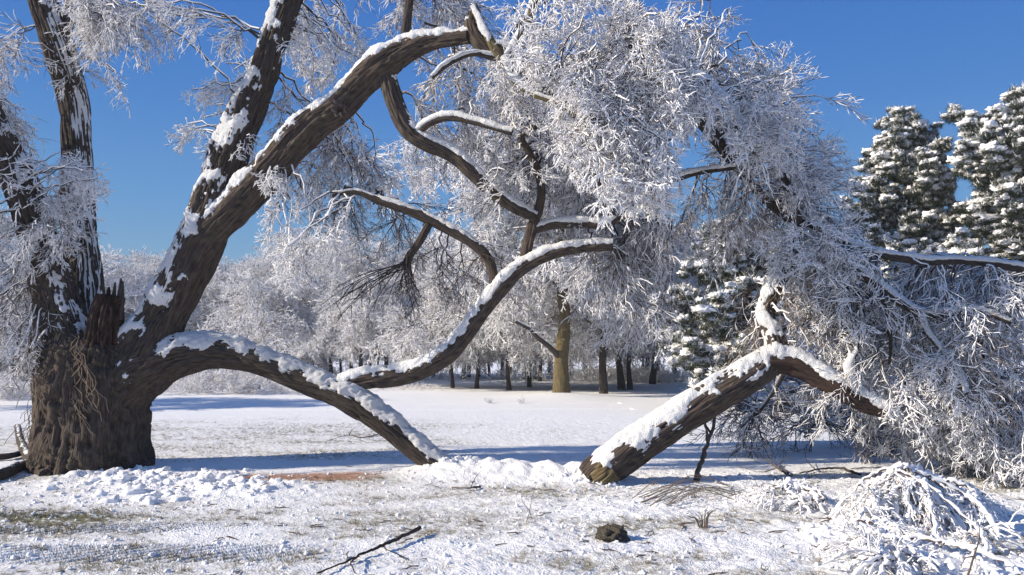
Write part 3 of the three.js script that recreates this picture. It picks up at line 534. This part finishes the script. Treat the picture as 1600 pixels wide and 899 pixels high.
// low frosted scrub at the edge of the lawn
function scrub(label, px0, px1, D0, D1, h, n, seed) {
  const cx = spot((px0 + px1) / 2, (D0 + D1) / 2), cz = -(D0 + D1) / 2, t = thing('frosted_shrub', label, 'shrub', V(cx, 0, cz)), R = rng(seed), C = new Crown('far');
  for (let i = 0; i < n; i++) { const D = lerp(D0, D1, R()), px = lerp(px0, px1, R()), x = spot(px, D), z = -D, u = (px - px0) / (px1 - px0), e = Math.sqrt(Math.sin(Math.PI * clamp(u))) * (.6 + .5 * N3(x * .8, 1, z)); C.add(V(x - cx, groundY(x, z) + .7 * h * e * R(), z - cz), V((R() - .5) * 1.6, .25 + R(), (R() - .5) * 1.6), h * (.45 + .5 * R()) * clamp(e + .2), R); }
  C.build('stems', t, M.tanTwig);
}
scrub('low mound of frosted scrub seen under the arching limb', 235, 490, 32, 36, 1.15, 420, 11);
scrub('thin strip of frosted scrub behind the low forked limb', 470, 700, 36, 39, .55, 260, 12);
scrub('frosted scrub at the left edge behind the old trunk', -60, 60, 28, 34, 1.1, 240, 13);
scrub('frosted bushes at the foot of the wood right of the green trunk', 890, 1075, 46, 50, 1.3, 240, 14);

// ---------------------------------------------------------------- snowy pines on the right
{
  const R = rng(808), halves = [new MB(), new MB()];
  for (let i = 0; i < 170; i++) { const a = R() * TAU, e = (R() - .3) * 1.5, d = V(Math.cos(a) * Math.cos(e), Math.sin(e), Math.sin(a) * Math.cos(e)), white = e > .25 && R() < .7, wd = white ? .017 : .011, s = V(-d.z, 0, d.x).normalize().multiplyScalar(wd), o = V((R() - .5) * .26, (R() - .5) * .12 + (white ? .03 : 0), (R() - .5) * .26), l = (white ? .07 : .12) + .1 * R(), m = halves[white ? 1 : 0], k = m.count, f = new THREE.Vector3().crossVectors(s, d).normalize(); for (const v of [o.clone().sub(s), o.clone().add(s), o.clone().addScaledVector(d, l)]) { m.p.push(v.x, v.y, v.z); m.n.push(f.x, f.y, f.z); m.u.push(0, 0); } m.i.push(k, k + 1, k + 2); }
  const needle = twoSlots(...halves);
  const pads = [1, 2, 3].map((s) => { let g = new THREE.IcosahedronGeometry(1, 4); g.deleteAttribute('uv'); g.deleteAttribute('normal'); g = mergeVertices(g, 1e-4); const a = g.attributes.position; for (let i = 0; i < a.count; i++) { const v = V(0, 0, 0).fromBufferAttribute(a, i), n = 1 + 1.5 * fbm(v.x * 2.1 + s * 9, v.y * 2.1, v.z * 2.1, 4); v.multiplyScalar(n); v.y *= v.y > 0 ? .85 : .4; a.setXYZ(i, v.x, v.y, v.z); } g.computeVertexNormals(); return g; });
  function pine(label, px, D, topY, halfPx, seed, o = {}) {
    const x = spot(px, D), z = -D, y0 = groundY(x, z), t = thing('snowy_pine', label, 'pine tree', V(x, y0, z)), H = at(px, topY, D).y - y0, Wd = halfPx * D / F, Q = rng(seed);
    const b = new MB(); b.tube([V(0, -.1, 0), V(.05, H * .4, .05), V(-.05, H * .75, 0), V(0, H, 0)], [.24, .18, .1, .02], 12); part('trunk', b.geometry(), M.darkBark, t);
    const br = new MB(), tufts = [], snow = [[], [], []], total = Math.round(H * Wd * 4.6);
    for (let i = 0; i < total; i++) {
      const f = lerp(o.from ?? .1, .985, (i + Q()) / total), a = i * 2.4 + Q() * .8, prof = (o.prof ? o.prof(f) : Math.pow(1 - f, .6)) * (.62 + .4 * Q() + .75 * N3(Math.cos(a) * 1.1 + seed, f * 3.6 + seed, Math.sin(a) * 1.1)) + .05;
      const len = Wd * prof, s = V(0, H * f, 0), e = V(Math.cos(a) * len, H * f + len * (.1 + .5 * Q()), Math.sin(a) * len), m = s.clone().lerp(e, .5).add(V(0, -.12 * len, 0)), pts = new THREE.QuadraticBezierCurve3(s, m, e).getPoints(6);
      br.tube(pts, pts.map((_, k) => .035 * (1 - .12 * k)), 4);
      const c = Math.max(4, Math.round(len * 12));
      for (let k = 0; k < c; k++) {
        const u = Math.min(1, .42 + .62 * (k + Q()) / c), w = u * 6, h = Math.min(5, Math.floor(w)), q = pts[h].clone().lerp(pts[h + 1], w - h), sp = .10 + .22 * len * (1.1 - u); q.add(V((Q() - .5) * 2 * sp, (Q() - .45) * .6, (Q() - .5) * 2 * sp));
        const sc = .75 + .7 * Q(); mat4.makeRotationY(Q() * TAU).scale(V(sc, sc, sc)).setPosition(q); tufts.push(mat4.clone());
        if (Q() < (o.snow ?? .62) + .5 * N3(q.x * 1.1, q.y * 1.1 + seed, q.z * 1.1)) { const ss = (.085 + .13 * Q() * Q()) * (o.pad ?? 1); mat4.makeRotationY(Q() * TAU).scale(V(ss * (1 + .9 * Q()), ss, ss)).setPosition(q.clone().add(V(0, .07, 0))); snow[Math.floor(Q() * 3)].push(mat4.clone()); }
      }
    }
    part('boughs', br.geometry(), M.darkBark, t, 'stuff');
    const put = (g, m, l, name) => { if (!l.length) return; const im = new THREE.InstancedMesh(g, m, l.length); l.forEach((w, i) => im.setMatrixAt(i, w)); im.name = name; im.userData.kind = 'stuff'; im.castShadow = im.receiveShadow = true; t.add(im); };
    put(needle, [M.needles, M.frost], tufts, 'needles'); snow.forEach((l, k) => put(pads[k], M.frost, l, 'snow_pads'));
    console.log('pine', H.toFixed(1), tufts.length);
  }
  pine('tall snowy pine with a pointed top left of the taller one at the edge', 1432, 32, 180, 128, 31, { prof: (f) => Math.pow(1 - f, .5) });
  pine('tallest snowy pine, cut off by the right edge', 1705, 27, 125, 255, 32, { prof: (f) => Math.pow(1 - f, .48) });
  pine('short snowy pine behind the elbow of the fallen limb', 1160, 24, 358, 135, 33, { from: .05, prof: (f) => Math.pow(1 - f, .42) });
}
// ---------------------------------------------------------------- what lies on the snow
const onIt = (px, py, lift = 0) => { const p = onGround(px, py); p.y += lift; return p; };
function sticks(name, label, category, lists, mat = M.darkBark, snowy = 0) {   // lists of [points, radius at the thick end]; the first is the thing's own stick, the others its twigs
  const o = lists[0][0][0].clone(), t = thing(name, label, category, o), R = rng(name.length * 77 + lists.length), S = new MB();
  lists.forEach(([pts, r], k) => {
    const c = new THREE.CatmullRomCurve3(pts.map((p) => p.clone().sub(o))), n = Math.max(8, Math.round(c.getLength() / .05)), q = c.getPoints(n), b = new MB();
    q.forEach((p, i) => { if (i > 0) p.add(V((R() - .5) * r * .9, (R() - .5) * r * .7, (R() - .5) * r * .9)); });
    b.tube(q, q.map((_, i) => r * (1 - .65 * i / n) * (.85 + .3 * R())), r > .015 ? 9 : 6); part(k ? 'twig' : 'stem', b.geometry(), mat, t);
    if (snowy && R() < snowy) S.tube(q.map((p) => p.clone().add(V(0, r * .7, 0))), q.map((_, i) => r * (.95 - .5 * i / n) * (.6 + .6 * R())), 6);
  });
  if (S.count) part('snow', S.geometry(), M.frost, t);
  return t;
}
sticks('dead_branch', 'long grey dead branch lying in the front snow with a reddish broken tip', 'branch', [[[onIt(495, 897, .02), onIt(560, 872, .035), onIt(610, 853, .05), onIt(656, 833, .07)].reverse(), .017], [[onIt(560, 873, .03), onIt(548, 888, .05), onIt(556, 899, .03)], .009], [[onIt(600, 858, .04), onIt(608, 872, .07), onIt(640, 876, .03)], .006]], M.bark, 0);
{ const b = onGround(1086, 752), D = -b.z, top = at(1128, 626, D + .1), m = at(1106, 690, D + .03);
  sticks('leaning_stick', 'thin dark forked stick standing upright against the underside of the fallen limb', 'stick', [[[b.clone().add(V(0, -.05, 0)), at(1094, 728, D), m, top], .042], [[m.clone(), at(1104, 672, D), at(1096, 648, D - .1)], .02], [[at(1110, 676, D), at(1100, 655, D + .1), at(1107, 632, D + .15)], .014]]); }
{ const R = rng(900), l = []; for (let i = 0; i < 20; i++) { const x = 985 + 60 * R(), y = 776 + 18 * R(), w = 60 + 90 * R(), a = onIt(x, y, .02), b = onIt(x + w, y - 8 - 14 * R(), .02), m = a.clone().lerp(b, .5).add(V(0, .06 + .14 * R(), .1 * (R() - .5))); l.push([R() < .5 ? [a, m, b] : [b, m, a], .003 + .004 * R()]); }
  sticks('twig_heap', 'low heap of thin bare bent twigs in front of the fallen limb', 'twigs', l, M.tanTwig, .4); }
sticks('dead_twig', 'dark forked twig sticking up from the snow right of the leaning stick', 'twig', [[[onIt(1236, 746, 0), onIt(1215, 738, .06), onIt(1190, 722, .12), onIt(1172, 700, .1)], .014], [[onIt(1232, 743, .02), at(1222, 722, 11.8), at(1240, 712, 11.8)], .012], [[onIt(1212, 737, .06), at(1190, 738, 11), onIt(1150, 728, .03)], .008], [[onIt(1222, 740, .05), at(1205, 716, 11.6), at(1196, 690, 11.8)], .008]], M.twig);
sticks('curved_stick', 'curved stick lying on the snow below the broken reddish limb', 'stick', [[[onIt(1345, 742, .01), onIt(1310, 735, .04), onIt(1280, 736, .03), onIt(1250, 741, .02)], .02], [[onIt(1275, 737, .03), onIt(1262, 728, .08), onIt(1258, 718, .1)], .008]]);
{ const b = onGround(1512, 893), D = -b.z; sticks('bare_sapling', 'slender bare twig standing in the snow before the brush pile', 'twig', [[[b, at(1522, 868, D), at(1530, 845, D), at(1531, 826, D)], .009], [[at(1521, 870, D), at(1510, 872, D), at(1502, 888, D)], .006], [[at(1526, 856, D), at(1519, 862, D + .1), at(1514, 866, D + .1)], .005]], M.twig); }
{ const b = onGround(822, 815), D = -b.z; sticks('bare_sapling', 'wispy little sapling in the snow below the snow ridge', 'sapling', [[[b, at(828, 795, D), at(832, 775, D), at(838, 757, D)], .004], [[at(827, 798, D), at(817, 785, D), at(814, 776, D)], .003], [[at(831, 780, D), at(841, 775, D), at(845, 768, D)], .003]], M.twig); }
sticks('dead_twig', 'short dark twig lying on the lawn behind the arching limb', 'twig', [[[onIt(590, 679, .02), onIt(565, 684, .02), onIt(545, 681, .03), onIt(512, 688, .01)], .012], [[onIt(545, 681, .02), at(550, 672, 16), at(556, 667, 16)], .01]], M.twig);
sticks('dead_twig', 'dark twig half buried in the snow before the snow ridge', 'twig', [[[onIt(750, 760, .015), onIt(730, 765, .03), onIt(706, 762, .015)], .014], [[onIt(735, 764, .02), at(744, 745, 9.7), at(752, 736, 9.8)], .006]], M.twig);
{ const b = onGround(1098, 822), D = -b.z; sticks('grass_tuft', 'small tuft of dead stems before the heap of bent twigs', 'tuft', Array.from({ length: 16 }, (_, i) => { const x = Math.sin(i * 2.4) * 16, y = 10 + 22 * ((i * .618) % 1); return [[b.clone().add(V(x * .002, -.01, (i % 3) * .02)), at(1098 + x * .7, 822 - y * .7, D), at(1098 + x * 1.5, 822 - y, D)], .005]; }), M.twig); }
// weathered logs beside the old trunk
{ const L = [['grey log poking up at an angle beside the old trunk', [[70, 738], [44, 716], [32, 700], [26, 684]], .075, [0, .06, .14, .26]], ['snow-dusted log lying left of the old trunk', [[-40, 752], [0, 742], [30, 730], [52, 722]], .085, [.03, .05, .06, .05]], ['thin grey branch under the logs left of the old trunk', [[-30, 716], [10, 714], [40, 708], [75, 712]], .05, [.04, .06, .05, .03]]];
  for (const [label, px, r, up] of L) { const rows = px.map(([x, y], k) => { const p = onGround(Math.max(x, -60), y); p.y += up[k]; return { isV: 1, p, r: r * (1 - .1 * k) }; }), o = rows[0].p.clone(), t = thing('log', label, 'log', o); rows.forEach((q) => q.p.sub(o)); limb(t, 'wood', rows, { seed: 71 + px[0][0], grow: false, mat: M.bark, snow: { dir: V(-.1, 1, .1), thr: .95, t: .025, patch: .5 } }); } }
// a clod of frozen soil
{ let g = new THREE.IcosahedronGeometry(.13, 8); g.deleteAttribute('uv'); g.deleteAttribute('normal'); g = mergeVertices(g, 1e-5); const a = g.attributes.position; for (let i = 0; i < a.count; i++) { const v = V(0, 0, 0).fromBufferAttribute(a, i), n = v.clone().normalize(); v.multiplyScalar(1 + .8 * fbm(n.x * 2.3, n.y * 2.3, n.z * 2.3, 4) + .12 * N3(n.x * 14, n.y * 14, n.z * 14)); v.y *= .7; a.setXYZ(i, v.x, v.y, v.z); } g.computeVertexNormals();
  g.setAttribute('uv', new THREE.Float32BufferAttribute(Array.from({ length: a.count }, (_, i) => [a.getX(i) * 2 + a.getY(i), a.getZ(i) * 2]).flat(), 2));
  const p = onGround(956, 840), m = new THREE.Mesh(g, M.soil); m.name = 'soil_clod'; m.position.copy(p).add(V(0, .03, 0)); m.castShadow = m.receiveShadow = true; m.userData = { label: 'dark rough clod of frozen soil in the front snow', category: 'soil clod' }; scene.add(m); }
// snow-laden brush heaps
function brush(label, peaks, n, seed, core) {
  const o = onGround(...core), t = thing('brush_pile', label, 'brush pile', o), R = rng(seed), bark = new MB(), snow = new MB(), C = new Crown('heavy'), T = new Crown('fan');
  for (let i = 0; i < n; i++) {
    const [px, py, D, reach] = peaks[Math.floor(R() * peaks.length)], P = at(px + (R() - .5) * 26, py + 6 * R(), D + (R() - .5) * .3).sub(o), a = R() * TAU, len = reach * (.5 + .6 * R()), e = P.clone().add(V(Math.cos(a) * len, 0, Math.sin(a) * len)); e.y = groundY(e.x + o.x, e.z + o.z) - o.y - .01;
    const m = P.clone().lerp(e, .4).add(V(0, .06 + .14 * R(), 0)), q = new THREE.QuadraticBezierCurve3(P, m, e).getPoints(17), r = .008 + .007 * R(); q.forEach((p, k) => k && p.add(V((R() - .5) * .03, (R() - .5) * .025, (R() - .5) * .03)));
    bark.tube(q, q.map((_, k) => r * (1 - .04 * k)), 6); const w = .010 + .016 * R(); snow.tube(q.map((p) => p.clone().add(V(0, w * .75, 0))), q.map((_, k) => w * (k === 17 ? .3 : .35 + 1.1 * R())), 7);
    for (let k = 0; k < 4; k++) { const f = 2 + Math.floor(R() * 14), d = q[f + 1].clone().sub(q[f]).normalize().add(V((R() - .5) * 1.3, -.15 + .3 * R(), (R() - .5) * 1.3)); (R() < .8 ? C : T).add(q[f], d.add(V(0, -.35, 0)), .22 + .24 * R(), R); }
  }
  part('boughs', bark.geometry(), M.twig, t, 'stuff'); part('snow', snow.geometry(), M.frost, t, 'stuff'); C.build('snowy_twigs', t); T.build('snowy_twigs', t);
}
brush('tall heap of brush bent under thick snow at the right front', [[1405, 728, 7.7, .55], [1408, 730, 7.7, .7], [1412, 736, 7.6, .8], [1440, 748, 7.6, .6], [1485, 752, 7.8, .55], [1510, 775, 7.6, .5], [1370, 772, 7.6, .4]], 66, 51, [1430, 818]);
brush('low heap of snowy twigs left of the tall brush heap', [[1235, 762, 8.6, .45], [1205, 772, 8.5, .35], [1275, 780, 8.3, .45]], 18, 52, [1240, 785]);
brush('spread of snow-covered twigs at the bottom right, before the tall heap', [[1330, 815, 6.9, .5], [1400, 840, 6.4, .55], [1480, 850, 6.3, .5], [1390, 872, 6.0, .4], [1530, 835, 6.7, .4]], 26, 53, [1410, 865]);
// small tufts of frosted weeds on the far lawn
for (const [px, py, label] of [[767, 629, 'tiny frosted weed left of the wheel mark on the lawn'], [813, 629, 'tiny frosted weed where the wheel mark ends on the lawn']]) { const p = onGround(px, py), t = thing('frosted_weed', label, 'weed', p), R = rng(px), C = new Crown('far'); for (let i = 0; i < 9; i++) C.add(V((R() - .5) * .15, -.02, (R() - .5) * .15), V(R() - .5, 1.4, R() - .5), .12 + .16 * R(), R); C.build('stems', t); }
// loose snow, grass and litter that nobody could count
function strew(name, label, category, geo, mats, n, seed, place) {
  const R = rng(seed), m = new THREE.InstancedMesh(geo, mats, n); let k = 0;
  for (let i = 0; i < n * 12 && k < n; i++) { const q = place(R); if (!q) continue; const [x, z, s, sink = 0, flat = 1, tilt = 0] = q; mat4.makeRotationFromEuler(new THREE.Euler(tilt * (R() - .5), R() * TAU, tilt * (R() - .5))).scale(V(s, s * flat, s)).setPosition(x, groundY(x, z) - sink, z); m.setMatrixAt(k++, mat4); }
  m.count = k; m.name = name; m.castShadow = m.receiveShadow = true; m.userData = { kind: 'stuff', label, category }; scene.add(m);
}
{
  const lump = (s) => { let g = new THREE.IcosahedronGeometry(1, 3); g.deleteAttribute('uv'); g.deleteAttribute('normal'); g = mergeVertices(g, 1e-4); const a = g.attributes.position; for (let i = 0; i < a.count; i++) { const v = V(0, 0, 0).fromBufferAttribute(a, i); v.multiplyScalar(1 + 1.1 * fbm(v.x * 1.5 + s * 5, v.y * 1.5, v.z * 1.5, 3)); a.setXYZ(i, v.x, v.y, v.z); } g.computeVertexNormals(); return g; };
  const hA = at(150, 755, 10.6), hB = at(400, 780, 9.6);
  strew('snow_clumps', 'broken clumps of snow heaped in front of the old trunk', 'snow', lump(1), M.frost, 420, 61, (R) => { const t = R(), a = (R() + R() + R() - 1.5) * 1.3; const s = .016 + .11 * Math.pow(R(), 5); return [lerp(hA.x, hB.x, t) + (R() - .5) * .6, lerp(hA.z, hB.z, t) + a, s, s * .25, .75, 1]; });
  const ends = [at(690, 742, 11.1), at(716, 740, 11.15), at(918, 762, 9.95), at(945, 768, 9.9), at(890, 750, 10.2), at(180, 742, 11.1), at(90, 740, 11.2), at(225, 735, 11.4)];
  strew('snow_clumps', 'broken snow pushed up where limbs and trunk meet the ground', 'snow', lump(3), M.frost, 260, 71, (R) => { const e = ends[Math.floor(R() * ends.length)], s = .012 + .06 * Math.pow(R(), 3); return [e.x + (R() + R() - 1) * .3, e.z + (R() + R() - 1) * .16, s, s * .2, .8, 1]; });
  strew('snow_clumps', 'lumps of snow fallen among the brush heaps on the right', 'snow', lump(4), M.frost, 420, 72, (R) => { const c = CORES[Math.floor(R() * CORES.length)], a = R() * TAU, q = c[2] * 1.5 * Math.sqrt(R()), s = .012 + .055 * Math.pow(R(), 3); return [c[0] + Math.cos(a) * q, c[1] + Math.sin(a) * q, s, s * .15, .75, 1]; });
  strew('snow_crumbs', 'small crumbs of snow scattered over the trodden foreground', 'snow', lump(2), M.frost, 2600, 62, (R) => { const D = 5 + 6 * R(), x = (R() - .5) * 1.4 * D; if (fbm(x * .9, 2, -D * .9, 2) + .3 * R() < .02) return null; const s = .006 + .02 * Math.pow(R(), 3); return [x, -D, s, 0, .8, 1]; });
  const blade = new THREE.BufferGeometry(), p = [], ix = [], R0 = rng(5); for (let i = 0; i < 22; i++) { const a = R0() * TAU, l = .05 + .07 * R0(), w = .0022, q = R0() * TAU, rr = .035 * R0(), bx0 = Math.cos(q) * rr, bz0 = Math.sin(q) * rr, k = p.length / 3; p.push(bx0 - Math.sin(a) * w, 0, bz0 + Math.cos(a) * w, bx0 + Math.sin(a) * w, 0, bz0 - Math.cos(a) * w, bx0 + Math.cos(a) * l * .7, l * (.3 + .5 * R0()), bz0 + Math.sin(a) * l * .7); ix.push(k, k + 1, k + 2); }
  blade.setAttribute('position', new THREE.Float32BufferAttribute(p, 3)); blade.setIndex(ix); blade.computeVertexNormals();
  strew('grass', 'tufts of flattened dead grass poking through thin snow', 'grass', blade, M.grass, 3000, 63, (R) => { const D = R() < .6 ? 5 + 7 * R() : 11 + 9 * R(), x = (R() - .5) * 1.4 * D; return relief(x, -D)[1] < .62 + .1 * R() ? [x, -D, .5 + .6 * R(), .01] : null; });
  const fleck = new MB(), RF = rng(8); { const q = [V(-.5, 0, 0), V(-.15, .05, .06), V(.2, .02, -.04), V(.5, .04, .05)]; fleck.tube(q, [.03, .035, .03, .012], 5); fleck.tube([q[1], V(.05, .12, .25)], [.025, .01], 4); }
  strew('twig_litter', 'dark bits of twig and leaf littering the trodden snow', 'litter', fleck.geometry(), M.twig, 900, 64, (R) => { const D = 5.2 + 6.5 * Math.pow(R(), .8), x = (R() - .5) * 1.4 * D; if (fbm(x * .5, 6, -D * .5, 2) + .35 * R() < .05) return null; return [x, -D, .03 + .16 * Math.pow(R(), 3), -.004, 1, .3]; });
}
renderer.render(scene, camera);
